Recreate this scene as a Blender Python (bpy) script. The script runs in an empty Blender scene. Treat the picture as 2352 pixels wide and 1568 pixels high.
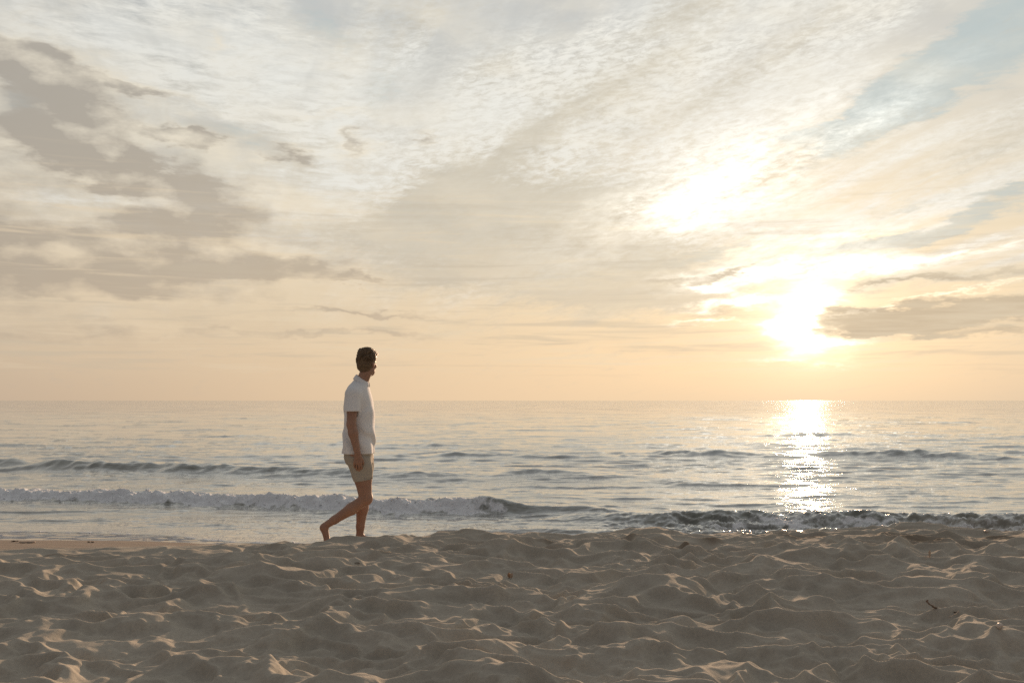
import bpy, math, random
import numpy as np
from mathutils import Vector
random.seed(7)
RAD = math.radians
scene = bpy.context.scene
COL = scene.collection

# ------------------------------------------------------------------ camera
PITCH = 3.38
CAM_Z = 1.2
cam_d = bpy.data.cameras.new('camera')
cam_d.lens = 35.0; cam_d.sensor_width = 36.0
cam_d.clip_start = 0.05; cam_d.clip_end = 30000
cam = bpy.data.objects.new('camera', cam_d)
cam.location = (0, 0, CAM_Z)
cam.rotation_euler = (RAD(90 + PITCH), 0, 0)
COL.objects.link(cam); scene.camera = cam

# ------------------------------------------------------------------ view
scene.view_settings.view_transform = 'Standard'
scene.view_settings.look = 'None'
scene.view_settings.exposure = 0.0
scene.view_settings.gamma = 1.0
scene.view_settings.use_curve_mapping = False
scene.render.engine = 'CYCLES'
scene.cycles.max_bounces = 5
scene.cycles.diffuse_bounces = 2
scene.cycles.glossy_bounces = 3
scene.cycles.caustics_reflective = False
scene.cycles.caustics_refractive = False
scene.cycles.sample_clamp_indirect = 4
scene.cycles.use_denoising = False
scene.cycles.use_adaptive_sampling = False
scene.cycles.sample_clamp_direct = 60

# direction of a measured point of the photograph (2352 x 1568 reading) as azimuth and elevation in degrees
def sky_dir(x, y):
    a = (x - 1176) / 2287.0; b = (784 - y) / 2287.0
    p = RAD(PITCH)
    f = math.cos(p) - b * math.sin(p); u = math.sin(p) + b * math.cos(p)
    return math.degrees(math.atan2(a, f)), math.degrees(math.atan2(u, math.hypot(a, f)))

SUN_AZ, SUN_EL = sky_dir(1852, 722)

# ------------------------------------------------------------------ world
def lin(r, g, b):
    def f(c):
        c /= 255.0
        return c / 12.92 if c <= 0.04045 else ((c + 0.055) / 1.055) ** 2.4
    return (f(r), f(g), f(b), 1.0)

world = bpy.data.worlds.new('World'); scene.world = world
world.use_nodes = True
wt = world.node_tree; wt.nodes.clear()
STR = 0.1

class S:
    """a scalar socket with arithmetic"""
    nt = wt
    def __init__(s, k): s.k = k
    def _op(s, op, *a):
        n = S.nt.nodes.new('ShaderNodeMath'); n.operation = op
        for i, v in enumerate((s,) + a):
            if isinstance(v, S): S.nt.links.new(v.k, n.inputs[i])
            else: n.inputs[i].default_value = v
        return S(n.outputs[0])
    def __add__(s, o): return s._op('ADD', o)
    def __radd__(s, o): return s._op('ADD', o)
    def __sub__(s, o): return s._op('SUBTRACT', o)
    def __rsub__(s, o): return (s * -1.0) + o
    def __mul__(s, o): return s._op('MULTIPLY', o)
    def __rmul__(s, o): return s._op('MULTIPLY', o)
    def __truediv__(s, o): return s._op('DIVIDE', o)
    def exp(s): return s._op('EXPONENT')
    def pw(s, e): return s._op('POWER', e)
    def mx(s, o): return s._op('MAXIMUM', o)
    def mn(s, o): return s._op('MINIMUM', o)
    def clamp(s): return s.mx(0.0).mn(1.0)
    def step(s, a, b):
        n = S.nt.nodes.new('ShaderNodeMapRange'); n.interpolation_type = 'SMOOTHSTEP'
        S.nt.links.new(s.k, n.inputs[0]); n.inputs[1].default_value = a; n.inputs[2].default_value = b
        return S(n.outputs[0])

def sep(sock):
    n = S.nt.nodes.new('ShaderNodeSeparateXYZ'); S.nt.links.new(sock, n.inputs[0])
    return S(n.outputs[0]), S(n.outputs[1]), S(n.outputs[2])
def comb(x, y, z=0.0):
    n = S.nt.nodes.new('ShaderNodeCombineXYZ')
    for i, v in enumerate((x, y, z)):
        if isinstance(v, S): S.nt.links.new(v.k, n.inputs[i])
        else: n.inputs[i].default_value = v
    return n.outputs[0]
def dot(vec, c):
    n = S.nt.nodes.new('ShaderNodeVectorMath'); n.operation = 'DOT_PRODUCT'
    S.nt.links.new(vec, n.inputs[0]); n.inputs[1].default_value = c
    return S(n.outputs['Value'])
def noise(vec, scale, detail=4, rough=0.55, dist=0.0, dim='3D'):
    n = S.nt.nodes.new('ShaderNodeTexNoise'); n.noise_dimensions = dim
    S.nt.links.new(vec, n.inputs['Vector']); n.inputs['Scale'].default_value = scale
    n.inputs['Detail'].default_value = detail; n.inputs['Roughness'].default_value = rough
    n.inputs['Distortion'].default_value = dist
    return n
def nfac(*a, **k): return S(noise(*a, **k).outputs[0])
def mixc(f, a, b):
    n = S.nt.nodes.new('ShaderNodeMix'); n.data_type = 'RGBA'; n.clamp_factor = True
    ins = [n.inputs[0], n.inputs[6], n.inputs[7]]
    for s, v in zip(ins, (f, a, b)):
        if isinstance(v, S): S.nt.links.new(v.k, s)
        elif isinstance(v, bpy.types.NodeSocket): S.nt.links.new(v, s)
        else: s.default_value = v
    return n.outputs[2]
def scalec(c, f, op='MULTIPLY'):
    n = S.nt.nodes.new('ShaderNodeVectorMath'); n.operation = 'SCALE'
    if isinstance(c, tuple): n.inputs[0].default_value = c[:3]
    else: S.nt.links.new(c, n.inputs[0])
    if isinstance(f, S): S.nt.links.new(f.k, n.inputs['Scale'])
    else: n.inputs['Scale'].default_value = f
    return n.outputs[0]
def addc(a, b):
    n = S.nt.nodes.new('ShaderNodeVectorMath'); n.operation = 'ADD'
    S.nt.links.new(a, n.inputs[0]); S.nt.links.new(b, n.inputs[1])
    return n.outputs[0]

def build_sky():
    tc = wt.nodes.new('ShaderNodeTexCoord')
    D = tc.outputs['Generated']
    dx, dy, dz = sep(D)
    az = dx._op('ARCTAN2', dy) * 57.2958
    el = dz._op('ARCSINE') * 57.2958
    E = comb(az, el)
    # angle from the sun
    sv = (math.sin(RAD(SUN_AZ)) * math.cos(RAD(SUN_EL)), math.cos(RAD(SUN_AZ)) * math.cos(RAD(SUN_EL)), math.sin(RAD(SUN_EL)))
    cs = dot(D, sv)
    ang = cs.mn(0.999999)._op('ARCCOSINE') * 57.2958
    # warped azimuth and elevation give every cloud a ragged outline
    wn = noise(comb(az * 0.6, el * 1.7), 0.22, 5, 0.62)
    wn2 = noise(comb(az * 0.5, el * 1.9, 7.0), 0.9, 5, 0.66)
    def wrap(E, n, k, ky):
        s = S.nt.nodes.new('ShaderNodeVectorMath'); s.operation = 'MULTIPLY_ADD'
        S.nt.links.new(n.outputs['Color'], s.inputs[0]); s.inputs[1].default_value = (k, ky, 0); S.nt.links.new(E, s.inputs[2])
        t = S.nt.nodes.new('ShaderNodeVectorMath'); t.operation = 'SUBTRACT'
        S.nt.links.new(s.outputs[0], t.inputs[0]); t.inputs[1].default_value = (k / 2, ky / 2, 0)
        return t.outputs[0]
    EW = wrap(wrap(E, wn, 9.0, 4.5), wn2, 2.2, 1.1)
    EL = wrap(wrap(E, wn, 4.0, 2.2), wn2, 3.0, 1.5)
    def blob(x, y, rx, ry, rot=0.0, vec=None, power=1.0):
        """soft ellipse; place and radii as read from the photograph, rot in degrees counterclockwise"""
        a, e = sky_dir(x, y); k = 57.2958 / 2287.0
        c, s = math.cos(RAD(rot)), math.sin(RAD(rot))
        ux, uy = c / (rx * k), s / (rx * k); vx, vy = -s / (ry * k), c / (ry * k)
        V = EW if vec is None else vec
        u = dot(V, (ux, uy, 0)) - (a * ux + e * uy); v = dot(V, (vx, vy, 0)) - (a * vx + e * vy)
        return ((u * u + v * v) * -1.0 * power).exp()
    def total(lst, vec=None):
        t = None
        for b in lst:
            w = b[5] if len(b) > 5 else 1.0
            q = blob(*b[:5], vec=vec) * w
            t = q if t is None else t + q
        return t
    # cloud plane, seen in perspective; streaks run towards azimuth -16
    zz = dz.mx(0.0) + 0.12
    qx = dx / zz; qy = dy / zz
    sa = RAD(-17)
    along = qx * math.sin(sa) + qy * math.cos(sa)
    acr = qx * math.cos(sa) - qy * math.sin(sa)
    streak = nfac(comb(along * 0.45, acr * 2.6), 1.0, 6, 0.62, 0.6)
    streak_f = nfac(comb(along * 1.5, acr * 7.0, 3.0), 1.0, 5, 0.6, 0.5)
    # rippled mackerel texture, small lens-shaped cells
    ripc = comb(az * 0.62 + el * 0.30, el * 2.0 - az * 0.33)
    rip = nfac(ripc, 1.9, 4, 0.70, 0.35)
    ripL = nfac(comb(az * 0.46, el * 2.3 + az * 0.10, 5.0), 1.15, 6, 0.70, 0.35)
    soft = nfac(comb(az * 0.5, el * 1.5, 11.0), 0.16, 4, 0.5)

    nish = wt.nodes.new('ShaderNodeTexSky'); nish.sky_type = 'NISHITA'; nish.sun_disc = False
    nish.sun_elevation = RAD(SUN_EL + 2.8); nish.sun_rotation = RAD(SUN_AZ)
    nish.air_density = 1.0; nish.dust_density = 2.0; nish.ozone_density = 1.0
    base = scalec(nish.outputs[0], STR)
    # thin overcast veil over the clear sky: colour by elevation, brightness by distance from the sun
    ramp = wt.nodes.new('ShaderNodeValToRGB')
    cr = ramp.color_ramp
    stops = [(0.0, lin(232, 206, 174)), (0.06, lin(228, 207, 177)), (0.16, lin(216, 204, 181)), (0.30, lin(209, 205, 193)),
             (0.45, lin(199, 201, 198)), (0.65, lin(190, 195, 200)), (1.0, lin(176, 182, 190))]
    while len(cr.elements) < len(stops): cr.elements.new(0.5)
    for e_, (p, c) in zip(cr.elements, stops): e_.position = p; e_.color = c
    wt.links.new((el / 45.0).clamp().k, ramp.inputs[0])
    far = ang.step(26.0, 100.0)                       # away from the sun the whole sky is dimmer
    near = (ang * (-1 / 13.0)).exp()
    def hi(n, k): return (n - 0.5) * k                # contrast about the middle
    c = mixc(0.93, base, ramp.outputs[0])
    back = scalec(mixc(0.8, ramp.outputs[0], lin(176, 180, 186)), 0.38)
    c = mixc(far, c, back)
    # ---- clear gaps, a muted blue green
    gap = total([(2120, 190, 220, 44, 30, 2.8), (2320, 90, 130, 70, 30, 1.1), (1890, 285, 150, 20, 22, .6), (745, 60, 40, 60, 60, .6), (700, 170, 60, 14, 20, .3),
                 (1610, 583, 130, 15, 6, 1.1), (1960, 562, 260, 15, 7, 1.3), (2230, 500, 170, 20, 12, .8), (2050, 470, 190, 14, 10, .6), (2330, 440, 120, 14, 6, .7), (870, 210, 110, 50, 20, .4), (1310, 60, 120, 40, 30, .3), (470, 310, 160, 30, 0, .5), (40, 230, 60, 16, 0, .6), (800, 520, 120, 20, 0, .4)], vec=EL)
    gm_ = (gap * 1.1 + hi(streak_f, 1.3) + hi(ripL, 1.3) - 0.22).step(0.0, 0.8)
    c = mixc(gm_ * 0.75 * el.step(2.0, 8.0), c, mixc(far, lin(180, 195, 197), lin(120, 134, 150)))
    # ---- white sheets of high cloud, rippled
    W = total([
        (1420, 170, 760, 170, 24, 1.1), (1180, 330, 430, 140, 28, .8), (1980, 60, 230, 60, 28, .9),
        (1640, 420, 420, 115, 20, 1.3), (1750, 540, 330, 40, 8, .7), (2180, 400, 400, 80, 16, .8), (2300, 600, 330, 50, 10, .7), (2000, 600, 260, 30, 6, .6), (2130, 520, 160, 14, 14, .8),
        (480, 110, 330, 130, -8, 1.3), (620, 230, 160, 70, -10, .8), (90, 60, 160, 60, 0, .5), (960, 560, 80, 22, 0, 1.0), (900, 480, 140, 80, 35, .8),
        (230, 455, 220, 16, 3, 1.1), (170, 512, 160, 10, 0, .8), (1150, 650, 150, 18, 0, 1.1), (700, 430, 200, 60, 0, .3), (930, 130, 200, 120, 30, .35), (2290, 110, 100, 10, 35, 1.0)], vec=EL)
    wmask = (W * 0.95 + hi(streak, 1.9) + hi(streak_f, 1.2) - gap * 1.0 + far * -0.25 + 0.02).step(-0.15, 0.95)
    leftw = az.step(-5.0, -11.0)
    amp = soft.step(0.38, 0.60) * 0.8 + 0.35
    smoothr = total([(2200, 430, 420, 170, 16, 1.0)]).clamp()
    ripx = (hi(rip, 3.4) * (1 - leftw) + hi(ripL, 4.0) * leftw) * (1 - smoothr * .8) + hi(streak_f, 2.6) * smoothr
    dens = (wmask * (ripx * amp * 1.1 + hi(streak_f, 1.4) + 0.76)).clamp()
    white = mixc(near * 1.4, lin(233, 233, 226), lin(253, 249, 238))
    white = mixc(far, white, lin(172, 174, 178))
    white = mixc(el.step(9.0, 3.0) * 0.7, white, lin(246, 228, 196))
    c = mixc(dens * el.step(1.0, 7.0) * 0.95, c, white)
    # ---- grey shaded parts of the sheet
    G = total([(1200, 500, 330, 75, 8, 1.3), (1000, 470, 200, 80, 20, .6), (1380, 600, 300, 60, 2, 1.2), (1250, 300, 420, 40, 28, .6), (1700, 170, 330, 36, 28, .5), (1450, 675, 240, 45, 0, .9), (1560, 20, 230, 40, 25, .6),
               (950, 40, 200, 60, 20, .3), (1620, 640, 170, 20, 8, 1.0), (1950, 335, 180, 22, 20, .4), (2150, 648, 260, 13, 2, .9), (1130, 150, 90, 40, 30, .3), (2300, 330, 160, 50, 20, .5), (1040, 640, 240, 40, 0, .5)], vec=EL)
    gm = (G * 1.1 + hi(streak_f, 1.3) - hi(rip, 1.1) + 0.0).step(0.0, 0.95)
    gcol = mixc(near * 1.2, lin(196, 190, 175), lin(216, 206, 184))
    gcol = mixc(far, gcol, lin(142, 143, 146))
    c = mixc(gm * 0.86, c, gcol)
    # ---- low beige cumulus and stratus on the left
    L = total([(60, 160, 150, 50, -12, 1.3), (300, 215, 130, 16, -10, 1.0), (30, 290, 50, 40, 0, 1.1), (230, 290, 90, 36, -15, .8), (410, 320, 80, 22, -14, 1.4), (150, 350, 170, 42, -14, 1.3),
               (330, 400, 230, 34, -12, 1.2), (650, 345, 60, 14, 0, .9), (830, 330, 45, 16, 20, .8), (968, 318, 22, 16, 30, .7), (495, 110, 22, 26, 0, .5), (780, 270, 90, 10, 0, .4),
               (400, 520, 210, 48, 3, 1.1), (90, 590, 300, 50, 0, 1.5), (600, 600, 230, 40, -4, 1.6), (250, 655, 320, 26, -2, .8), (870, 635, 60, 9, 0, .8),
               (700, 450, 140, 24, -8, .5), (-250, 450, 200, 200, 0, 1.0), (820, 715, 190, 9, -4, .9), (800, 778, 300, 12, 0, .8), (250, 770, 260, 18, 0, .5), (400, 740, 300, 10, 0, .4)])
    L = L + far * 0.75
    cum = nfac(comb(az * 0.7, el * 1.5, 21.0), 0.30, 6, 0.54)
    lraw = L * 1.08 + hi(cum, 1.35) - 0.10
    cum_s = nfac(comb(az * 0.7 + 0.8, el * 1.5 + 1.1, 21.0), 0.30, 6, 0.54)   # the same cloud seen a step towards the sun: its lit side
    lm = lraw.step(-0.40, 0.90)
    core = (lraw.step(0.10, 1.10) + (cum_s - cum) * 4.5).clamp()
    edge = mixc(el.step(14.0, 4.0), lin(238, 228, 207), lin(236, 216, 184))
    lcol = mixc(core, edge, mixc(el.step(16.0, 5.0), lin(176, 168, 155), lin(184, 171, 152)))
    lcol = mixc(far, lcol, lin(128, 127, 129))
    c = mixc(lm * 0.88 * el.step(0.4, 2.5), c, lcol)
    # ---- horizon haze band, peach, brighter below the sun, duller at the far left
    hz = (el.mx(0.0) * (-1 / 4.6)).exp()
    hcol = mixc(az.step(-30.0, 6.0), lin(204, 179, 151), lin(239, 208, 170))
    hcol = mixc(az.step(19.0, 34.0) * .8, hcol, lin(212, 192, 167))
    hcol = mixc(far, hcol, lin(150, 145, 145))
    c = mixc(hz * 0.85, c, hcol)
    # thin streaks of light and grey low over the sea
    low = nfac(comb(az * 0.10, el * 1.9, 2.0), 1.0, 6, 0.62, 0.5)
    lowm = el.step(0.8, 2.5) * el.step(15.0, 8.0)
    c = mixc((low.step(0.50, 0.70)) * lowm * 0.55, c, mixc(near, lin(226, 206, 176), lin(248, 232, 200)))
    c = mixc((low.step(0.49, 0.32)) * lowm * 0.45, c, lin(198, 184, 162))
    # ---- glow of the veiled sun and the burnt-out sheet above it
    broad = (ang * (-1 / 6.0)).exp()
    halo = ((ang * ang) * (-1 / 9.0)).exp()
    coreg = total([(1850, 735, 52, 62, 0, 1.1), (1890, 690, 45, 20, 20, .25), (1895, 785, 45, 15, -25, .3), (1810, 745, 50, 18, 0, .2)], vec=EL)
    sheet = total([(1660, 410, 340, 75, 22, .25), (1620, 470, 220, 60, 5, .17), (1950, 300, 200, 30, 26, .22), (1860, 620, 220, 22, 2, .60), (1690, 690, 100, 12, 5, .7), (1640, 650, 70, 10, -20, .4), (1860, 565, 230, 35, 10, .25), (1930, 790, 50, 9, 8, .5), (1830, 828, 90, 5, 0, .3), (1620, 738, 90, 5, 3, .35), (2160, 590, 200, 10, 10, .3)], vec=EL)
    glow = broad * 0.17 + halo * 0.20 + coreg * coreg * 3.5 + coreg * .6
    c = addc(c, scalec((1.0, 0.88, 0.66), glow))
    sheet = sheet + sheet * sheet * .7
    c = addc(c, scalec((1.0, 0.96, 0.86), sheet * (hi(streak_f, 3.2) + hi(rip, 2.4) + 1.0).mx(0.0) * (1.0 - halo * .5)))
    # ---- dark cloud bank beside the sun, in front of the glow
    bank = total([(2230, 722, 300, 26, 5, 1.7), (1995, 735, 85, 15, -6, 1.6), (2040, 765, 90, 10, -6, 1.0), (2330, 765, 200, 10, 3, .6), (2120, 652, 210, 7, 3, .8), (1640, 716, 110, 8, 4, .45), (1690, 622, 70, 8, 12, .5), (1560, 640, 120, 12, 6, .6)], vec=EL)
    bm = (bank + hi(streak_f, .45) + hi(low, .5)).step(0.15, 0.85)
    bcol = mixc(hi(low, 3.0).step(-.4, .5), lin(196, 178, 152), lin(216, 199, 172))
    c = mixc(bm * 0.86 * (1.0 - coreg.mn(1.0) * .6), c, bcol)
    rim = total([(2140, 690, 260, 3.5, 9, 1.0)], vec=EL)
    c = addc(c, scalec((1.0, 0.9, 0.72), rim * (hi(streak_f, 3.0) + 0.5).mx(0.0) * .5))
    # below the horizon: plain dim sea light
    c = mixc(el.step(0.0, -1.5), c, lin(120, 116, 108))
    bg = wt.nodes.new('ShaderNodeBackground'); bg.inputs[1].default_value = STR
    wt.links.new(scalec(c, 1.0 / STR), bg.inputs[0])
    out = wt.nodes.new('ShaderNodeOutputWorld'); wt.links.new(bg.outputs[0], out.inputs[0])
build_sky()
world.cycles.sampling_method = 'MANUAL'
world.cycles.sample_map_resolution = 512

# ------------------------------------------------------------------ sun, veiled by thin cloud
sl = bpy.data.lights.new('sun', 'SUN'); sl.energy = 5.0; sl.angle = RAD(1.2); sl.color = (1.0, 0.66, 0.42)
sun = bpy.data.objects.new('sun', sl)
LEL = SUN_EL + 2.8    # the disc stands in the upper part of the veiled glow
sd = Vector((math.sin(RAD(SUN_AZ)) * math.cos(RAD(LEL)), math.cos(RAD(SUN_AZ)) * math.cos(RAD(LEL)), math.sin(RAD(LEL))))
sun.rotation_euler = sd.to_track_quat('Z', 'Y').to_euler()
sun.location = (0, 0, 30)
COL.objects.link(sun)

# ------------------------------------------------------------------ numpy helpers
def hash2(ix, iy, seed):
    ix = ix.astype(np.int64); iy = iy.astype(np.int64)
    h = (ix * 374761393 + iy * 668265263 + seed * 2147483647 + 1274126177) & 0xFFFFFFFF
    h = ((h ^ (h >> 13)) * 1274126177) & 0xFFFFFFFF
    h = ((h ^ (h >> 16)) * 2246822519) & 0xFFFFFFFF
    return ((h ^ (h >> 15)) & 0xFFFFFF) / float(0xFFFFFF)
def perlin(x, y, seed=0):
    x0 = np.floor(x); y0 = np.floor(y); fx = x - x0; fy = y - y0
    u = fx * fx * fx * (fx * (fx * 6 - 15) + 10); v = fy * fy * fy * (fy * (fy * 6 - 15) + 10)
    def g(i, j):
        a = hash2(x0 + i, y0 + j, seed) * 2 * np.pi
        return np.cos(a) * (fx - i) + np.sin(a) * (fy - j)
    a = g(0, 0); b = g(1, 0); c = g(0, 1); d = g(1, 1)
    return 1.5 * ((a * (1 - u) + b * u) * (1 - v) + (c * (1 - u) + d * u) * v)
def fbm(x, y, seed=0, octv=4, gain=0.5, lac=2.03):
    t = 0; a = 1.0
    for o in range(octv):
        t = t + a * perlin(x, y, seed + o * 17); x = x * lac + 3.7; y = y * lac - 1.3; a *= gain
    return t
def billow(x, y, seed=0, octv=4):
    t = 0; a = 1.0
    for o in range(octv):
        t = t + a * np.abs(perlin(x, y, seed + o * 11)); x = x * 2.07 + 1.7; y = y * 2.07 + 9.2; a *= 0.55
    return t
def sstep(a, b, x):
    t = np.clip((x - a) / (b - a), 0, 1); return t * t * (3 - 2 * t)
def interp(x, pts):
    xs, ys = zip(*pts); return np.interp(x, xs, ys)
def pits(x, y, cell, seed, k=60.0, spread=1.0):
    """lower envelope of randomly placed bowls: rounded hollows that meet in crisp ridges"""
    x = x / cell; y = y / cell
    ix = np.floor(x); iy = np.floor(y)
    acc = np.zeros_like(x)
    for i in (-1, 0, 1):
        for j in (-1, 0, 1):
            cx = ix + i; cy = iy + j
            px = cx + hash2(cx, cy, seed); py = cy + hash2(cx, cy, seed + 1)
            b = hash2(cx, cy, seed + 2) * 0.32 * spread; s = 0.65 + 0.7 * hash2(cx, cy, seed + 3)
            d = ((x - px) ** 2 + (y - py) ** 2) * s + b
            acc += np.exp(-k * d)
    return -np.log(acc + 1e-30) / k

# ------------------------------------------------------------------ terrain
CREST = [(-12, 8.2), (-4.4, 8.35), (-2.75, 8.5), (-1.6, 8.8), (-0.6, 9.15), (0.8, 9.25), (1.7, 9.35), (3, 9.5), (6, 9.55), (12, 9.6)]
CLUMPS = [(0.244, 8.20, .10, .10), (-1.0, 7.9, .09, .07), (1.42, 8.05, .13, .09), (3.45, 8.55, .42, .28), (2.6, 8.9, .25, .12), (0.33, 8.55, .12, .1), (-3.6, 8.05, .12, .08), (4.3, 8.9, .2, .12), (1.0, 8.6, .1, .08), (-1.9, 8.3, .1, .07), (1.7, 8.6, .1, .07)]
PITS = [(0.244, 8.22, .085, .07, .075), (-3.05, 7.95, .16, .08, .05), (-1.02, 7.35, .06, .04, .04), (1.42, 8.02, .07, .05, .05), (2.75, 9.0, .13, .06, .07), (3.6, 8.45, .08, .05, .05)]

def foreshore(x, y):
    sl = interp(x, [(-8, .062), (-1, .07), (1.5, .14), (6, .16)])
    z = -0.155 - sl * (y - 9.4)
    return np.maximum(z, -0.155 - sl * 6) - 0.03 * sstep(0.5, 3, x)

def ground(x, y):
    yc = interp(x, CREST) + 0.10 * fbm(x * 1.3, x * 0 + 4.1, 5, 3)
    s = y - yc
    fs = foreshore(x, y)
    lum = 1 - sstep(0.12, 0.50, s)                       # lumpy only on the dry berm
    wx = x + 0.20 * fbm(x * 1.6, y * 1.6, 21, 3); wy = y + 0.20 * fbm(x * 1.6 + 9, y * 1.6, 31, 3)
    big = pits(wx * 0.70, wy * 1.08, 0.345, 100, 34)
    mid = pits((wx + 3 + 0.05 * fbm(x * 6, y * 6, 33, 2)) * 0.75, wy * 1.1, 0.15, 200, 34)
    sml = pits(x + 0.03 * fbm(x * 9, y * 9, 3, 2), y, 0.085, 300, 26)
    m2 = sstep(-0.35, 0.5, fbm(x * 0.9, y * 0.9, 61, 2))
    crumb = sstep(0.0, 0.50, fbm(x * 1.5 + 5, y * 1.8, 71, 3))
    rough = fbm(x * 26, y * 26, 80, 3, 0.6)
    h = 0.165 * (big - 0.33) + (0.056 + 0.054 * m2) * (mid - 0.33)
    h = np.where(h > 0.055, 0.055 + (h - 0.055) * 0.6, h) + 0.030 * fbm(x * 0.8, y * 0.8, 44, 2)
    h = h + (0.007 + 0.024 * crumb) * (sml - 0.3) + (0.0005 + 0.0050 * crumb) * rough
    near = np.zeros_like(x)
    for cx, cy, rx, ry in CLUMPS:
        near = np.maximum(near, np.exp(-((x - cx) / rx) ** 2 - ((y - cy) / ry) ** 2))
    h = h + near * (0.014 + 0.028 * (billow(x * 11, y * 11, 91, 4) - 0.35))
    for cx, cy, rx, ry, d in PITS:
        h = h - d * np.exp(-(((x - cx) / rx) ** 2 + ((y - cy) / ry) ** 2) ** 1.5)
    low = -0.045 * sstep(-1.6, -0.2, s) * (1 - sstep(-3.1, -2.3, x))
    dry = low - 0.018 * sstep(-1.0, -0.1, s) + h * (1 - 0.35 * sstep(-1.2, -0.2, s)) * (1 - 0.4 * sstep(-1.6, -0.1, s) * (1 - sstep(-3.0, -1.2, x)))
    drop = sstep(-0.15, 0.75, s)
    z = dry * lum + fs * drop * 1.0 + (0.0) * (1 - drop)
    z = z + 0.0025 * fbm(x * 3, y * 5, 15, 2) * (1 - lum)
    return z, s, near, crumb

# the line the film of water has reached, and the lip of the last swash behind it
def film_line(x): return interp(x, [(-12, 10.15), (-4.8, 10.1), (-3.6, 9.98), (-3.35, 9.85), (-3.0, 9.66), (-2.4, 9.45), (-1, 9.35), (8, 9.5)]) + 0.05 * fbm(x * 1.1, x * 0, 9, 2)
def lip_line(x): return interp(x, [(-12, 11.3), (-5.2, 11.25), (-4.6, 11.1), (-3.75, 10.75), (-3.45, 10.55), (-3.2, 10.15), (-2.7, 9.75), (-2.2, 9.55), (8, 9.6)]) + 0.04 * fbm(x * 1.6, x * 0 + 2, 19, 3)

def fan_mesh(name, rows, cols, apex, minw):
    T = np.tan(np.radians(cols))
    Y, TT = np.meshgrid(rows, T, indexing='ij')
    X = np.maximum(Y + apex, minw) * TT
    return X, Y

def grid_object(name, X, Y, Z, mat, attrs, smooth=True):
    nr, nc = X.shape
    co = np.stack([X, Y, Z], -1).reshape(-1, 3).astype(np.float32)
    i = np.arange(nr - 1)[:, None] * nc + np.arange(nc - 1)[None, :]
    f = np.stack([i, i + 1, i + nc + 1, i + nc], -1).reshape(-1, 4).astype(np.int32)
    me = bpy.data.meshes.new(name)
    me.vertices.add(len(co)); me.vertices.foreach_set('co', co.ravel())
    me.loops.add(f.size); me.loops.foreach_set('vertex_index', f.ravel())
    me.polygons.add(len(f)); me.polygons.foreach_set('loop_start', np.arange(len(f), dtype=np.int32) * 4)
    me.polygons.foreach_set('use_smooth', np.ones(len(f), dtype=bool))
    me.update(calc_edges=True)
    for k, v in attrs.items():
        a = me.attributes.new(k, 'FLOAT', 'POINT'); a.data.foreach_set('value', v.reshape(-1).astype(np.float32))
    me.materials.append(mat)
    o = bpy.data.objects.new(name, me); COL.objects.link(o)
    return o

def mesh_from(name, v, f, mat, smooth=True):
    v = np.asarray(v, dtype=np.float32); me = bpy.data.meshes.new(name)
    if isinstance(f, np.ndarray):
        k = f.shape[1]; f = f.astype(np.int32)
        me.vertices.add(len(v)); me.vertices.foreach_set('co', v.ravel())
        me.loops.add(f.size); me.loops.foreach_set('vertex_index', f.ravel())
        me.polygons.add(len(f)); me.polygons.foreach_set('loop_start', np.arange(len(f), dtype=np.int32) * k)
        me.update(calc_edges=True)
    else:
        me.from_pydata([tuple(map(float, p)) for p in v], [], f); me.update()
    me.polygons.foreach_set('use_smooth', np.full(len(me.polygons), smooth))
    if mat: me.materials.append(mat)
    return me
def link(name, me, parent=None):
    o = bpy.data.objects.new(name, me); COL.objects.link(o)
    if parent: o.parent = parent
    return o
def tag(o, label, cat, group=None):
    o['label'] = label; o['category'] = cat
    if group: o['group'] = group

# ------------------------------------------------------------------ materials
def new_mat(name):
    m = bpy.data.materials.new(name); m.use_nodes = True
    S.nt = m.node_tree
    b = m.node_tree.nodes['Principled BSDF']
    return m, m.node_tree, b
def attr(name):
    n = S.nt.nodes.new('ShaderNodeAttribute'); n.attribute_name = name
    return S(n.outputs['Fac'])
def bump(h, dist, strength=1.0, prev=None):
    n = S.nt.nodes.new('ShaderNodeBump'); n.inputs['Distance'].default_value = dist
    n.inputs['Strength'].default_value = strength
    S.nt.links.new(h.k, n.inputs['Height'])
    if prev: S.nt.links.new(prev, n.inputs['Normal'])
    return n.outputs[0]
def objco():
    return S.nt.nodes.new('ShaderNodeTexCoord').outputs['Object']

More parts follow.
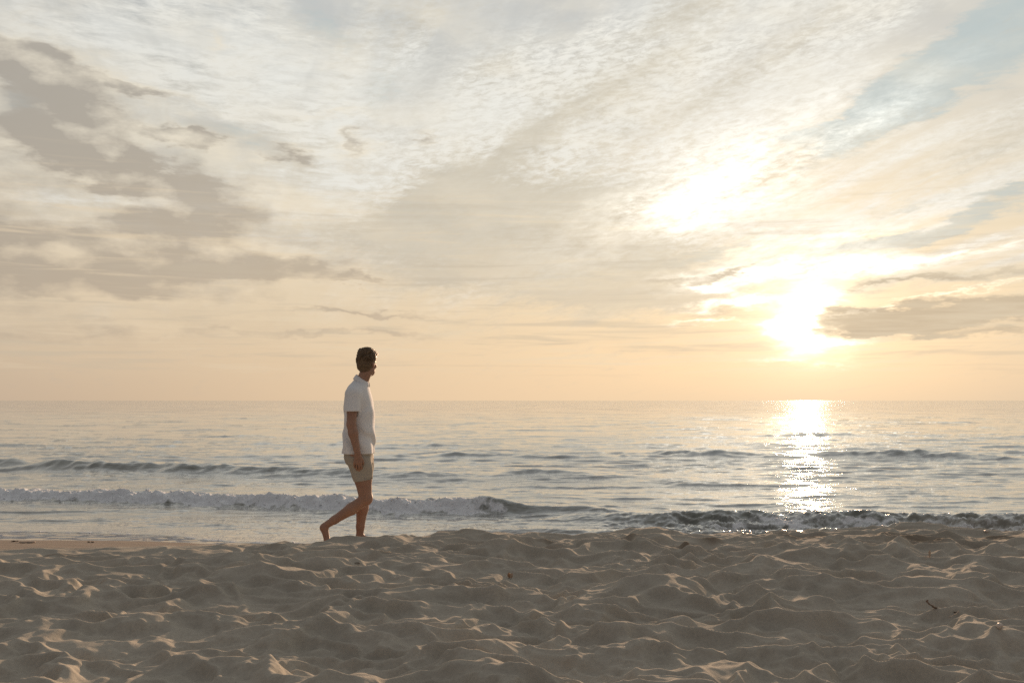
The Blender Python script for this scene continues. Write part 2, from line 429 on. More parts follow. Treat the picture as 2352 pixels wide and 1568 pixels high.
def sand_material():
    m, t, b = new_mat('sand')
    co = objco()
    wet = attr('wet'); film = attr('film'); clump = attr('clump')
    n1 = nfac(co, 1.3, 4, 0.6); n2 = nfac(co, 55, 4, 0.7); n3 = nfac(co, 420, 2, 0.7)
    dry = mixc(n1.step(0.3, 0.7), (0.425, 0.390, 0.324, 1), (0.495, 0.452, 0.375, 1))
    dry = mixc(n2.step(0.35, 0.75) * 0.35, dry, (0.25, 0.22, 0.185, 1))
    dry = mixc(n3.step(0.60, 0.72) * 0.35, dry, (0.16, 0.13, 0.105, 1))
    dry = mixc(clump * 0.75, dry, (0.16, 0.115, 0.075, 1))
    damp = mixc(n2.step(0.3, 0.8), (0.27, 0.20, 0.14, 1), (0.31, 0.23, 0.16, 1))
    c = mixc(wet, dry, damp)
    c = mixc(film, c, (0.13, 0.10, 0.078, 1))
    t.links.new(c, b.inputs['Base Color'])
    rough = (1.0 - wet * 0.42) * (1 - film) + film * 0.04
    t.links.new(rough.k, b.inputs['Roughness'])
    spec = wet * 0.25 + film * 0.7 + 0.05
    t.links.new(spec.k, b.inputs['Specular IOR Level'])
    nb = bump(n2 * (1 - film), 0.004, 0.7); nb = bump(n3 * (1 - film), 0.0016, 0.6, nb)
    t.links.new(nb, b.inputs['Normal'])
    return m
def water_material():
    m, t, b = new_mat('sea_water')
    co = objco()
    foam = attr('foam'); shal = attr('shallow'); thick = attr('body')
    x, y, z = sep(co)
    w1 = nfac(comb(x * 0.22, y * 0.8), 1.7, 3, 0.6, 0.4)
    w2 = nfac(comb(x * 0.30, y * 1.0, 3.0), 9.0, 4, 0.6, 0.4)
    w3 = nfac(comb(x * 0.35, y * 1.0, 9.0), 34.0, 3, 0.65)
    patch = nfac(comb(x * .12, y * .35), 1.0, 3, .5).step(0.35, 0.65)
    farf = y.step(22.0, 70.0)
    nb = bump(w1.step(0.50, 0.85) * farf, 0.16, 0.5)
    w0 = nfac(comb(x * 0.10, y * 0.38), 1.0, 4, 0.6, 0.4)
    nb = bump(w0.step(0.48, 0.80) * y.step(55.0, 150.0), 0.6, 0.6, nb)
    nb = bump(w2 * (patch * 0.7 + 0.3) * (1 - farf * .4), 0.019, 0.8, nb)
    nb = bump(w3, 0.0028, 0.7, nb)
    fo = nfac(co, 34.0, 4, 0.7)
    nb = bump(fo * foam, 0.02, 0.8, nb)
    body = mixc(shal, (0.15, 0.150, 0.122, 1), (0.33, 0.27, 0.20, 1))
    body = mixc(thick, body, (0.12, 0.135, 0.105, 1))
    fm = (foam * 1.5 + (fo - 0.5) * 1.0 - 0.22).step(0.05, 0.80)
    c = mixc(fm, body, (0.84, 0.85, 0.86, 1))
    t.links.new(c, b.inputs['Base Color'])
    r = (y.step(14.0, 120.0) * 0.02 + 0.02) * (1 - fm) + fm * 0.75
    t.links.new(r.k, b.inputs['Roughness'])
    b.inputs['IOR'].default_value = 1.6
    b.inputs['Coat Weight'].default_value = 0.85; b.inputs['Coat IOR'].default_value = 1.5; b.inputs['Coat Roughness'].default_value = 0.02
    t.links.new(nb, b.inputs['Coat Normal'])
    t.links.new(((1 - fm) * 0.6).k, b.inputs['Coat Weight'])
    t.links.new(nb, b.inputs['Normal'])
    return m
def plain(name, col, rough=0.7, col2=None, scale=20, bd=0.0, sss=0.0, spec=0.5):
    m, t, b = new_mat(name)
    co = objco(); n = nfac(co, scale, 4, 0.6)
    c2 = col2 or tuple(v * 0.8 for v in col)
    t.links.new(mixc(n.step(0.3, 0.7), (*col, 1), (*c2, 1)), b.inputs['Base Color'])
    b.inputs['Roughness'].default_value = rough
    b.inputs['Specular IOR Level'].default_value = spec
    if sss:
        b.inputs['Subsurface Weight'].default_value = sss; b.inputs['Subsurface Radius'].default_value = (0.02, 0.008, 0.004)
        b.inputs['Subsurface Scale'].default_value = 1.0
    if bd: t.links.new(bump(n, bd), b.inputs['Normal'])
    return m
M_SAND = sand_material(); M_WATER = water_material()

# ------------------------------------------------------------------ beach
def columns(half, n, outer):
    mid = np.linspace(-half, half, n)
    o = np.array(outer, dtype=float)
    return np.concatenate([-o[::-1], mid, o])
def build_beach():
    rows = [-40, -20, -10, -5, -2, 0, 1.2, 2.0, 2.6]
    r = 3.2
    while r < 9.9:
        rows.append(r); r += 0.0068 * max(1.0, (r / 4.0)) ** 0.75
    while r < 16:
        rows.append(r); r += 0.03
    rows += [18, 22, 30]
    cols = columns(29.5, 860, [30, 31, 32.5, 35, 39, 45, 55, 65, 75, 82])
    X, Y = fan_mesh('beach', np.array(rows), cols, 1.6, 3.0)
    Z, s, near, crumb = ground(X, Y)
    fl = film_line(X)
    wet = sstep(0.25, 0.55, s)
    film = sstep(-0.02, 0.06, Y - fl) * wet
    Z = Z - 0.3 * sstep(16, 30, Y)
    Q = Z.copy()                                        # round the ridges at the scale of the mesh
    Q[2:-2] = (Z[:-4] + 4 * Z[1:-3] + 6 * Z[2:-2] + 4 * Z[3:-1] + Z[4:]) / 16
    Q[:, 1:-1] = (Q[:, :-2] + 2 * Q[:, 1:-1] + Q[:, 2:]) / 4
    Z[12:-6] = Q[12:-6]
    o = grid_object('beach', X, Y, Z, M_SAND, {'wet': wet, 'film': film, 'clump': near})
    o['kind'] = 'structure'
build_beach()

# ------------------------------------------------------------------ sea
SEA = -0.262
# crest lines of the waves: (x, y, height) knots, width of the front, width of the back
WAVES = [
    ([(-14, 16.2, .12), (-8, 15.0, .13), (-6, 14.75, .13), (-3.1, 13.9, .14), (-1.3, 13.2, .15), (-0.75, 13.15, .16), (-.16, 13.1, .18), (0.25, 13.05, .12), (0.8, 13.0, .09), (1.6, 12.8, .03), (2.4, 12.6, 0.0)], .17, .75, .10),
    ([(0.2, 12.0, 0.0), (0.9, 12.1, .07), (1.6, 12.0, .08), (2.4, 11.9, .12), (3.4, 11.75, .12), (4.6, 11.5, .14), (6, 11.2, .15), (9, 10.9, .15)], .22, .50, .20),
    ([(-0.9, 11.0, 0.0), (-.3, 10.95, .035), (.5, 10.75, .05), (1.3, 10.6, .05), (2.4, 10.5, .03), (3, 10.4, 0)], .12, .25, .14),
    ([(-16, 22.5, .1), (-10.5, 21.4, .17), (-9.3, 21.0, .20), (-7.6, 20.6, .19), (-6, 20.1, .165), (-4.2, 19.6, .14), (-2.6, 19.3, .11), (-1.4, 19.2, .06), (-.4, 19.2, .02), (0.3, 19.4, .12), (1.2, 19.0, .09), (2.4, 18.6, .03), (4, 18, 0)], .42, 1.1, .22),
    ([(-2.5, 26, 0), (-1.6, 26, .12), (0.2, 26.2, .10), (1.2, 26.4, .02), (3.6, 26, .05), (4.6, 25.8, .19), (6.2, 25.6, .13), (7.2, 25.4, .08), (8.6, 25.6, .17), (10.4, 25.2, .21), (12, 24.6, .12), (14, 24, .05)], .5, 1.3, .35),
    ([(1.4, 17.6, 0), (2.4, 17.4, .05), (3.3, 17.2, .06), (4.6, 17.0, .03), (6.5, 16.8, .04), (8, 16.4, .02), (10, 16, 0)], .35, .8, .3),
    ([(9, 41, 0), (12.5, 41, .14), (16, 40.6, .12), (18.5, 40, .05), (21, 39, .08), (24, 38, 0)], .7, 2.0, .5),
    ([(6, 33, 0), (8, 33, .07), (10, 32.6, .05), (12, 32, 0)], .6, 1.5, .5),
    ([(-9, 32, 0), (-5, 32, .08), (-2.6, 31.6, .07), (0, 31.5, 0)], .6, 1.5, .5),
]
def sea_height(X, Y, dyr, dxr):
    rs = np.random.RandomState(4)
    h = np.zeros_like(X)
    calm = 0.45 + 0.55 * sstep(10.5, 24, Y)
    patch = 0.55 + 0.6 * sstep(-0.5, 0.6, fbm(X * 0.10, Y * 0.22, 55, 3))
    for i in range(70):
        L = 0.22 * (30.0) ** (rs.rand() ** 1.25)           # 0.2 to 6 m
        a = rs.randn() * (0.22 if L > 1.2 else 0.34)       # mostly shore-parallel crests
        k = 2 * np.pi / L; ph = rs.rand() * 6.28
        amp = 0.0021 * L ** 0.68 * (1.9 if L < 0.9 else 1.0)
        # drop what the mesh cannot carry
        w = sstep(2.2, 4.5, L / (dyr * abs(math.cos(a)) + dxr * abs(math.sin(a)) + 1e-4))
        wob = 0.8 * perlin(X * 0.4 / max(L, .6) + i, Y * 0.4 / max(L, .6), 500 + i) if i % 2 == 0 else 0
        ph_ = k * (X * math.sin(a) + Y * math.cos(a)) + ph + wob * 2.2
        h += amp * w * (np.sin(ph_) + 0.22 * np.cos(2 * ph_))
    h *= calm * patch
    chop = sstep(0.5, 2.0, X) * (1 - sstep(12.3, 13.4, Y)) + 0.25 * (1 - sstep(12.0, 13.0, Y))
    cw = 0.25 * fbm(X * 1.3, Y * 1.3, 128, 3)
    rg = 1 - 1.5 * np.abs(fbm(X * 1.9 + Y * 0.9 + cw, Y * 3.4 + cw * 2, 130, 5, 0.56))
    h += chop * 0.034 * (rg - 0.4)
    for kx, ky, am, y0, y1, sd in ((0.45, 3.2, .030, 12, 42, 150), (0.22, 1.3, .06, 24, 120, 160)):
        d = fbm(X * kx, (Y + 0.1 * perlin(X * 2, Y * 2, 8)) * ky, sd, 4, .6)
        h += am * np.maximum(d - 0.22, 0) * sstep(y0 * .8, y0 * 1.1, Y) * (1 - sstep(y1 * .7, y1, Y))
    foam = np.zeros_like(X); face = np.zeros_like(X)
    for wi, (kn, wf, wb, rag) in enumerate(WAVES):
        xs = [k[0] for k in kn]
        yc = np.interp(X, xs, [k[1] for k in kn]) + rag * fbm(X * 0.9, X * 0 + wi * 7.3, 300 + wi, 3) * 0.8
        A = np.interp(X, xs, [k[2] for k in kn]) * (1 + 0.30 * fbm(X * 1.4, X * 0 + wi, 320 + wi, 3))
        sfx = 0.16 * fbm(X * 2.6 - Y * 1.0, Y * 0.9, 340 + wi, 5, .62)                     # diagonal flutes down the face
        s = Y - yc + sfx * (wf * 0.9)
        prof = np.where(s < 0, np.exp(-(np.abs(s) / wf) ** 1.7), np.exp(-(s / wb) ** 1.5))
        h += A * prof
        face = np.maximum(face, np.where(s < 0, prof, np.exp(-(s / (wb * .25)) ** 2)) * sstep(0.03, 0.15, A))
        if wi == 0:
            fx = 1 - sstep(-0.75, 0.15, X + 0.28 * fbm(X * 2.5, Y * 3.5, 360, 5, .6))
            low = sstep(-0.46, -0.22, s + 0.22 * fbm(X * 1.7, Y * 0 + 3, 361, 3) + 0.10 * fbm(X * 7, Y * 2, 362, 3))
            top = 1 - sstep(0.0, 0.40, s + 0.15 * fbm(X * 3, Y * 3, 363, 3))
            F = fx * low * top
            foam = np.maximum(foam, F * (0.62 + 0.5 * sstep(-.4, .3, fbm(X * 7, Y * 7, 365, 3))))
            h += F * (0.075 * (billow(X * 3.6, Y * 4.2, 370, 6) - 0.4)) - 0.22 * A * prof * F
        if wi == 1:
            fx = sstep(1.9, 2.6, X)
            bits = sstep(-0.15, 0.5, fbm(X * 2.4, Y * 3.5, 380, 4, .6))
            band = sstep(-0.75, -0.5, s) * (1 - sstep(-0.22, -0.02, s))
            F = fx * band * (0.35 + 0.65 * bits) * (1 - 0.65 * sstep(4.0, 5.2, X))
            foam = np.maximum(foam, F * 0.8)
            h += fx * band * 0.05 * (billow(X * 5, Y * 5, 390, 5) - 0.3)
    # shredded foam left lying on the water behind and in front
    lace = sstep(0.35, 0.8, 1 - 3.2 * np.abs(fbm(X * 3.0, Y * 2.2, 400, 4, .6)))
    r1 = (1 - sstep(-0.5, 0.6, X)) * sstep(13.6, 14.2, Y) * (1 - sstep(14.4, 15.6, Y))
    r2 = sstep(1.2, 2.4, X) * sstep(10.2, 10.6, Y) * (1 - sstep(11.0, 11.7, Y))
    foam = np.maximum(foam, lace * (0.40 * r1 + 0.5 * r2))
    foam = np.maximum(foam, sstep(.72, .98, rg) * 0.40 * sstep(1.6, 2.8, X) * (1 - sstep(11.6, 12.2, Y)))
    return h, foam, face

def build_sea():
    rows = []; r = 9.25
    while r < 140:
        rows.append(r); r += 0.020 * (r / 10.0) ** 1.75
    far = list(np.geomspace(145, 12000, 60))
    rows = np.array(rows + far)
    cols = columns(31.0, 900, [32, 34, 37, 42, 50, 60, 70, 78])
    X, Y = fan_mesh('sea', rows, cols, 0.8, 3.0)
    dyr = np.gradient(rows)[:, None] * np.ones_like(X)
    dxr = np.abs(np.gradient(X, axis=1))
    h, foam, face = sea_height(X, Y, dyr, dxr)
    G, s, _, _ = ground(X, np.minimum(Y, 20))
    lip = lip_line(X)
    e = Y - lip
    gl = foreshore(X, lip)
    run = SEA + (gl - SEA) * np.exp(-np.maximum(e, 0) / 1.4)
    Z = run + h * sstep(-0.1, 1.2, e)
    thick = 0.012 * sstep(0.0, 0.10, e) + 0.004 * fbm(X * 5, Y * 7, 77, 3) * sstep(0, .3, e)
    Z = np.where(Y < 14, np.maximum(Z, G + thick), Z)
    Z = np.where(e < 0, np.minimum(Z, G - 0.02), Z)
    # thin bubbly fringe along the swash lip
    fr = np.exp(-((e - 0.06) / 0.05) ** 2) * (0.25 + 0.5 * sstep(-.2, .5, fbm(X * 6, Y * 6, 88, 3)))
    foam = np.maximum(foam, fr * 0.9 * (1 - sstep(-2.2, -1.5, X)))
    depth = Z - G
    shal = np.where(Y < 16, np.clip(np.exp(-np.maximum(depth, 0) / 0.055), 0, 1), 0)
    shal = np.maximum(shal, 0.55 * sstep(4.0, 5.0, X) * (1 - sstep(11.2, 12.2, Y)))
    o = grid_object('sea', X, Y, Z, M_WATER, {'foam': np.clip(foam, 0, 1), 'shallow': shal, 'body': np.clip(face * .6, 0, 1)})
    o['kind'] = 'structure'
    return X, Y, Z, foam
SX, SY, SZ, SF = build_sea()

# ------------------------------------------------------------------ foam lumps and droplets thrown up by the breakers
def ico():
    t = (1 + 5 ** .5) / 2
    v = np.array([(-1, t, 0), (1, t, 0), (-1, -t, 0), (1, -t, 0), (0, -1, t), (0, 1, t), (0, -1, -t), (0, 1, -t), (t, 0, -1), (t, 0, 1), (-t, 0, -1), (-t, 0, 1)], float)
    v /= np.linalg.norm(v[0])
    f = np.array([(0, 11, 5), (0, 5, 1), (0, 1, 7), (0, 7, 10), (0, 10, 11), (1, 5, 9), (5, 11, 4), (11, 10, 2), (10, 7, 6), (7, 1, 8), (3, 9, 4), (3, 4, 2), (3, 2, 6), (3, 6, 8), (3, 8, 9), (4, 9, 5), (2, 4, 11), (6, 2, 10), (8, 6, 7), (9, 8, 1)])
    return v, f
def build_foam():
    rs = np.random.RandomState(3)
    m, t, b = new_mat('foam')
    b.inputs['Base Color'].default_value = (0.86, 0.87, 0.88, 1); b.inputs['Roughness'].default_value = 0.6
    b.inputs['Subsurface Weight'].default_value = 0.0
    w = (SF * (SF > 0.5)) * np.gradient(SY, axis=0) * np.abs(np.gradient(SX, axis=1))
    p = (w / w.sum()).ravel()
    n = 9000
    idx = rs.choice(p.size, n, p=p)
    x = SX.ravel()[idx] + rs.randn(n) * .008; y = SY.ravel()[idx] + rs.randn(n) * .01; z = SZ.ravel()[idx]
    r = 0.005 + 0.011 * rs.rand(n) ** 2.5
    up = np.where(rs.rand(n) < 0.10, np.abs(rs.randn(n)) * 0.022, 0.0)
    r = np.where(up > 0.01, r * 0.45, r); z = z + up + r * 0.1
    V, F = ico()
    q = rs.rand(n, 3) * 2 - 1
    sc = 0.7 + 0.6 * rs.rand(n, 3)
    vv = V[None] * sc[:, None] * r[:, None, None] * (1 + 0.25 * rs.randn(n, 12, 1)) + np.stack([x, y, z], -1)[:, None]
    ff = F[None] + (np.arange(n) * 12)[:, None, None]
    o = link('sea_foam', mesh_from('sea_foam', vv.reshape(-1, 3), ff.reshape(-1, 3), m))
    o['kind'] = 'stuff'
    tag(o, 'white churned foam and spray on the small breaking wave', 'foam')
build_foam()

# ------------------------------------------------------------------ signed-distance modelling for the person
class Vol:
    def __init__(s, lo, hi, h):
        s.h = h; s.lo = np.array(lo, float)
        s.n = np.ceil((np.array(hi) - s.lo) / h).astype(int) + 1
        s.v = np.full(s.n, 0.06, np.float32)
        s.ax = [s.lo[i] + np.arange(s.n[i]) * h for i in range(3)]
    def box(s, lo, hi):
        sl = []
        for i in range(3):
            a = max(0, int((lo[i] - s.lo[i]) / s.h)); b = min(s.n[i], int((hi[i] - s.lo[i]) / s.h) + 2)
            sl.append(slice(a, max(a, b)))
        X = s.ax[0][sl[0]][:, None, None]; Y = s.ax[1][sl[1]][None, :, None]; Z = s.ax[2][sl[2]][None, None, :]
        return tuple(sl), X, Y, Z
    def add(s, sl, d, k=0.012):
        a = s.v[sl]; d = d.astype(np.float32)
        if k <= 0: s.v[sl] = np.minimum(a, d); return
        hh = np.clip(0.5 + 0.5 * (a - d) / k, 0, 1)
        s.v[sl] = a * (1 - hh) + d * hh - k * hh * (1 - hh)
    def cone(s, a, b, ra, rb, k=0.012, sy=1.0):
        a = np.array(a, float); b = np.array(b, float); m = max(ra, rb) * max(1, sy) + 0.05
        sl, X, Y, Z = s.box(np.minimum(a, b) - m, np.maximum(a, b) + m)
        ab = b - a; L2 = (ab ** 2).sum() + 1e-12
        px, py, pz = X - a[0], (Y - a[1]), Z - a[2]
        t = np.clip((px * ab[0] + py * ab[1] + pz * ab[2]) / L2, 0, 1)
        d = np.sqrt((px - t * ab[0]) ** 2 + ((py - t * ab[1]) / sy) ** 2 + (pz - t * ab[2]) ** 2) - (ra + (rb - ra) * t)
        s.add(sl, d, k)
    def ell(s, c, r, k=0.012, rot=0.0, tilt=0.0, sub=False):
        """ellipsoid; rot turns it about z, tilt about its own y (degrees)"""
        m = max(r) + 0.05; c = np.array(c, float)
        sl, X, Y, Z = s.box(c - m, c + m)
        x, y, z = X - c[0], Y - c[1], Z - c[2]
        cr, sr = math.cos(RAD(rot)), math.sin(RAD(rot)); u = x * cr + y * sr; v = -x * sr + y * cr
        ct, st = math.cos(RAD(tilt)), math.sin(RAD(tilt)); u2 = u * ct - z * st; w2 = u * st + z * ct
        k0 = np.sqrt((u2 / r[0]) ** 2 + (v / r[1]) ** 2 + (w2 / r[2]) ** 2)
        d = (k0 - 1) * min(r) * np.clip(k0, .6, 1.0)
        if sub:
            a = s.v[sl]; hh = np.clip(0.5 - 0.5 * (a + d) / k, 0, 1)
            s.v[sl] = a * (1 - hh) - d * hh + k * hh * (1 - hh)
        else: s.add(sl, d, k)
    def loft(s, secs, k=0.012, e=2.0, fn=None):
        """stack of ellipses: (z, cx, cy, half depth, half width)"""
        secs = sorted(secs); q = np.array(secs)
        lo = [(q[:, 1] - q[:, 3]).min() - .05, (q[:, 2] - q[:, 4]).min() - .05, q[0, 0] - .03]
        hi = [(q[:, 1] + q[:, 3]).max() + .05, (q[:, 2] + q[:, 4]).max() + .05, q[-1, 0] + .03]
        sl, X, Y, Z = s.box(lo, hi)
        def smooth(c):
            zz = np.linspace(q[0, 0], q[-1, 0], 120); v = np.interp(zz, q[:, 0], q[:, c])
            kk = np.hanning(13); kk /= kk.sum(); vp = np.pad(v, 6, mode='edge'); v = np.convolve(vp, kk, 'valid')
            return np.interp(Z, zz, v)
        cx, cy, a, b = (smooth(c) for c in (1, 2, 3, 4))
        rr = (np.abs((X - cx) / a) ** e + np.abs((Y - cy) / b) ** e) ** (1 / e)
        d = (rr - 1) * np.minimum(a, b)
        if fn is not None: d = d + fn(X, Y, Z)
        d = np.maximum(d, np.maximum(q[0, 0] - Z, Z - q[-1, 0]))
        s.add(sl, d, k)
    def mesh(s):
        v = s.v; ins = v < 0
        shp = tuple(np.array(v.shape) - 1)
        cnt = np.zeros(shp, np.int16); acc = np.zeros(shp + (3,), np.float32)
        def sub(a, o): return a[o[0]:o[0] + shp[0], o[1]:o[1] + shp[1], o[2]:o[2] + shp[2]]
        for ax in range(3):
            o2 = [0, 0, 0]; o2[ax] = 1
            oth = [i for i in range(3) if i != ax]
            for p in (0, 1):
                for r in (0, 1):
                    o = [0, 0, 0]; o[oth[0]] = p; o[oth[1]] = r
                    b_ = [o[i] + o2[i] for i in range(3)]
                    A = sub(v, o); B = sub(v, b_)
                    m = (A < 0) != (B < 0)
                    ii = np.nonzero(m)
                    t = A[ii] / (A[ii] - B[ii])
                    cnt[ii] += 1
                    acc[ii[0], ii[1], ii[2], ax] += t
                    for w, oo in zip(oth, (p, r)): acc[ii[0], ii[1], ii[2], w] += oo
        act = cnt > 0
        ids = np.full(shp, -1, np.int32); ia = np.nonzero(act); ids[ia] = np.arange(len(ia[0]))
        P = (acc[ia] / cnt[ia][:, None] + np.stack(ia, -1)) * s.h + s.lo
        F = []
        for ax in range(3):
            o = [i for i in range(3) if i != ax]
            d0 = [slice(None)] * 3; d1 = [slice(None)] * 3
            d0[ax] = slice(0, -1); d1[ax] = slice(1, None)
            a = ins[tuple(d0)]; b = ins[tuple(d1)]
            m = a != b
            ii = np.array(np.nonzero(m))
            ok = np.ones(ii.shape[1], bool)
            for w in o: ok &= (ii[w] > 0) & (ii[w] < v.shape[w] - 1)
            ii = ii[:, ok]; fl = a[tuple(ii)]
            def g(p, r):
                j = ii.copy(); j[o[0]] -= p; j[o[1]] -= r
                return ids[tuple(j)]
            q = np.stack([g(0, 0), g(1, 0), g(1, 1), g(0, 1)], -1)
            if ax == 1: q = q[:, ::-1]
            q[~fl] = q[~fl][:, ::-1]
            F.append(q)
        F = np.concatenate(F); F = F[(F >= 0).all(1)]
        return P, F
def relax(P, F, it=2, lam=0.5):
    n = len(P)
    for _ in range(it):
        s = np.zeros_like(P); c = np.zeros(n)
        for k in range(4):
            a = F[:, k]; b = F[:, (k + 1) % 4]
            for j in range(3): s[:, j] += np.bincount(a, P[b, j], n) + np.bincount(b, P[a, j], n)
            c += np.bincount(a, minlength=n) + np.bincount(b, minlength=n)
        P = P * (1 - lam) + lam * s / np.maximum(c, 1)[:, None]
    return P

def X_(xs): return (xs - 880) / 258.6
def Z_(ys): return 1.35 + (977 - ys) / 258.6

HEAD_YAW = 64.0      # he faces right along the beach and looks out to sea
HC = np.array([0.062, 0.0, 1.700])
def hp(f, l, u, c=HC):
    """point in head space: forward, left, up"""
    a = RAD(HEAD_YAW)
    return (c[0] + f * math.cos(a) - l * math.sin(a), c[1] + f * math.sin(a) + l * math.cos(a), c[2] + u)

def build_person():
    root = bpy.data.objects.new('person', None); COL.objects.link(root)
    tag(root, 'barefoot man in white polo shirt and beige shorts walking along the shore', 'person')
    skin = plain('skin', (0.40, 0.235, 0.165), 0.5, (0.35, 0.20, 0.14), 12, 0.0, 0.12, 0.35)
    shirt_m = plain('shirt_cloth', (0.86, 0.865, 0.87), 0.85, (0.83, 0.835, 0.84), 400, 0.0008, 0, 0.2)
    short_m = plain('shorts_cloth', (0.47, 0.42, 0.345), 0.9, (0.43, 0.385, 0.315), 300, 0.0008, 0, 0.2)
    hair_m = plain('hair', (0.11, 0.070, 0.038), 0.45, (0.19, 0.125, 0.068), 60, 0.002, 0, 0.4)
    V = Vol((-.42, -.33, -.02), (.33, .33, 1.86), 0.0052)
    K = 0.02
    # trunk
    V.loft([(.80, -.02, 0, .095, .150), (.90, -.022, 0, .108, .165), (1.0, -.018, 0, .098, .150), (1.1, -.014, 0, .094, .142), (1.22, -.012, 0, .103, .158),
            (1.34, -.012, 0, .108, .168), (1.42, -.02, 0, .09, .150), (1.48, -.02, 0, .06, .09)], K)
    V.cone((-.03, -.14, 1.44), (-.015, .14, 1.44), .052, .052, .03)
    V.cone((-.012, 0, 1.46), hp(-.020, 0, -.085), .060, .055, .03)
    # head
    V.ell(hp(-.012, 0, .022), (.098, .076, .098), .02, HEAD_YAW)
    V.ell(hp(.030, 0, -.045), (.060, .056, .072), .02, HEAD_YAW)
    V.ell(hp(.060, 0, -.098), (.026, .030, .020), .02, HEAD_YAW)          # chin
    V.ell(hp(.014, 0, -.072), (.066, .054, .032), .018, HEAD_YAW, 12)     # jaw
    V.cone(hp(.084, 0, .012), hp(.106, 0, -.030), .008, .0135, .010)       # nose
    V.ell(hp(.086, 0, .024), (.014, .046, .010), .010, HEAD_YAW)           # brow
    V.ell(hp(.089, 0, -.060), (.010, .022, .006), .006, HEAD_YAW)          # lips
    V.ell(hp(.086, 0, -.069), (.010, .020, .006), .006, HEAD_YAW)
    for s in (-1, 1):
        V.ell(hp(.093, s * .032, .006), (.011, .015, .009), .010, HEAD_YAW, sub=True)
        V.ell(hp(.060, s * .046, -.026), (.020, .018, .018), .018, HEAD_YAW)
        V.ell(hp(-.010, s * .078, -.014), (.019, .008, .030), .008, HEAD_YAW)
        V.ell(hp(-.004, s * .088, -.010), (.009, .005, .014), .006, HEAD_YAW, sub=True)
    # right arm, near the camera, hanging
    sh, el_, wr = (-.035, -.175, 1.425), (-.048, -.222, 1.13), (.012, -.215, .865)
    V.cone(sh, (-.045, -.20, 1.30), .056, .050, .03); V.cone((-.045, -.20, 1.30), el_, .050, .042, K)
    V.cone(el_, (-.030, -.222, 1.05), .042, .044, K); V.cone((-.030, -.222, 1.05), wr, .044, .027, K)
    # left arm, on the sea side
    sh2, el2, wr2 = (-.015, .175, 1.425), (-.03, .215, 1.13), (.045, .205, .88)
    V.cone(sh2, (-.02, .195, 1.30), .056, .050, .03); V.cone((-.02, .195, 1.30), el2, .050, .042, K)
    V.cone(el2, (-.005, .215, 1.05), .042, .044, K); V.cone((-.005, .215, 1.05), wr2, .044, .027, K)
    def hand(w, side, dx):
        """relaxed hand below wrist w; the back of the hand faces away from the body (side -1 is the near side)"""
        x, y, z = w
        V.cone((x, y, z), (x + .004 + dx, y, z - .035), .026, .027, .014, sy=.72)
        for i in range(4):                                                  # four metacarpals make the palm
            px = x + dx + (.030 - i * .020)
            V.cone((x + dx + (.014 - i * .010), y, z - .020), (px, y - side * .002, z - .088), .0125, .0125, .012, sy=.9)
        for i, L in enumerate((.070, .078, .072, .056)):                    # index to little finger
            px = x + dx + (.031 - i * .0205); r = (.0092, .0095, .0090, .0078)[i]
            a = np.array((px, y - side * .002, z - .088 + (.004 if i in (0,) else 0) + (0.008 if i == 3 else 0)))
            c1 = a + (.002 * (1.5 - i), side * -.010, -L * .46)
            c2 = c1 + (.000, side * -.017, -L * .27)
            c3 = c2 + (-.001, side * -.015, -L * .13)
            V.cone(a, c1, r * 1.08, r, .003); V.cone(c1, c2, r, r * .93, .004); V.cone(c2, c3, r * .93, r * .80, .004)
        t0 = np.array((x + dx + .014, y - side * .004, z - .022)); t1 = t0 + (.026, -side * .012, -.034); t2 = t1 + (.008, -side * .008, -.030); t3 = t2 + (-.002, -side * .008, -.022)
        V.cone(t0, t1, .015, .0125, .012); V.cone(t1, t2, .0120, .0105, .005); V.cone(t2, t3, .0105, .0085, .005)
    hand(wr, -1, .0); hand(wr2, 1, .005)
    # right leg: heel lifted behind him, toes still on the sand
    V.cone((-.02, -.085, .88), (.045, -.088, .62), .092, .080, K); V.cone((.045, -.088, .62), (.070, -.09, .45), .080, .060, K)
    V.ell((.082, -.09, .438), (.054, .054, .058), K)
    V.cone((.066, -.09, .430), (-.060, -.088, .345), .054, .055, K); V.cone((-.060, -.088, .345), (-.215, -.085, .245), .055, .038, K)
    V.cone((-.215, -.085, .245), (-.300, -.083, .192), .038, .033, K)
    V.ell((-.325, -.083, .172), (.030, .030, .036), .015)
    V.cone((-.310, -.083, .165), (-.285, -.086, .060), .034, .028, .02, sy=1.15)
    V.cone((-.285, -.086, .058), (-.262, -.088, .024), .026, .018, .015, sy=1.7)
    for i in range(5):
        q = -.055 - i * .0155; L = (.050, .045, .040, .035, .030)[i]
        V.cone((-.262, -.060 - i * .014, .020), (-.262 + L, q - .004, .011), .011, (.011 if i == 0 else .008), .004)
    # left leg: standing
    V.cone((-.02, .085, .88), (.020, .088, .62), .092, .076, K); V.cone((.020, .088, .62), (.035, .09, .46), .076, .057, K)
    V.ell((.046, .09, .455), (.050, .052, .056), K)
    V.cone((.036, .09, .45), (.012, .092, .33), .053, .057, K); V.cone((.012, .092, .33), (-.004, .092, .16), .057, .038, K)
    V.cone((-.004, .092, .16), (-.008, .092, .075), .038, .034, K)
    V.ell((-.035, .092, .030), (.036, .030, .030), .015)
    V.cone((-.01, .092, .060), (.085, .096, .032), .036, .026, .02, sy=1.1); V.cone((.085, .096, .030), (.130, .098, .018), .026, .017, .015, sy=1.7)
    V.cone((-.03, .092, .022), (.10, .096, .018), .022, .018, .02, sy=1.3)
    for i in range(5):
        q = .068 + i * .0155; L = (.062, .056, .050, .044, .036)[i]
        V.cone((.122, .072 + i * .013, .014), (.122 + L, q, .011), .011, (.012 if i == 0 else .0085), .004)
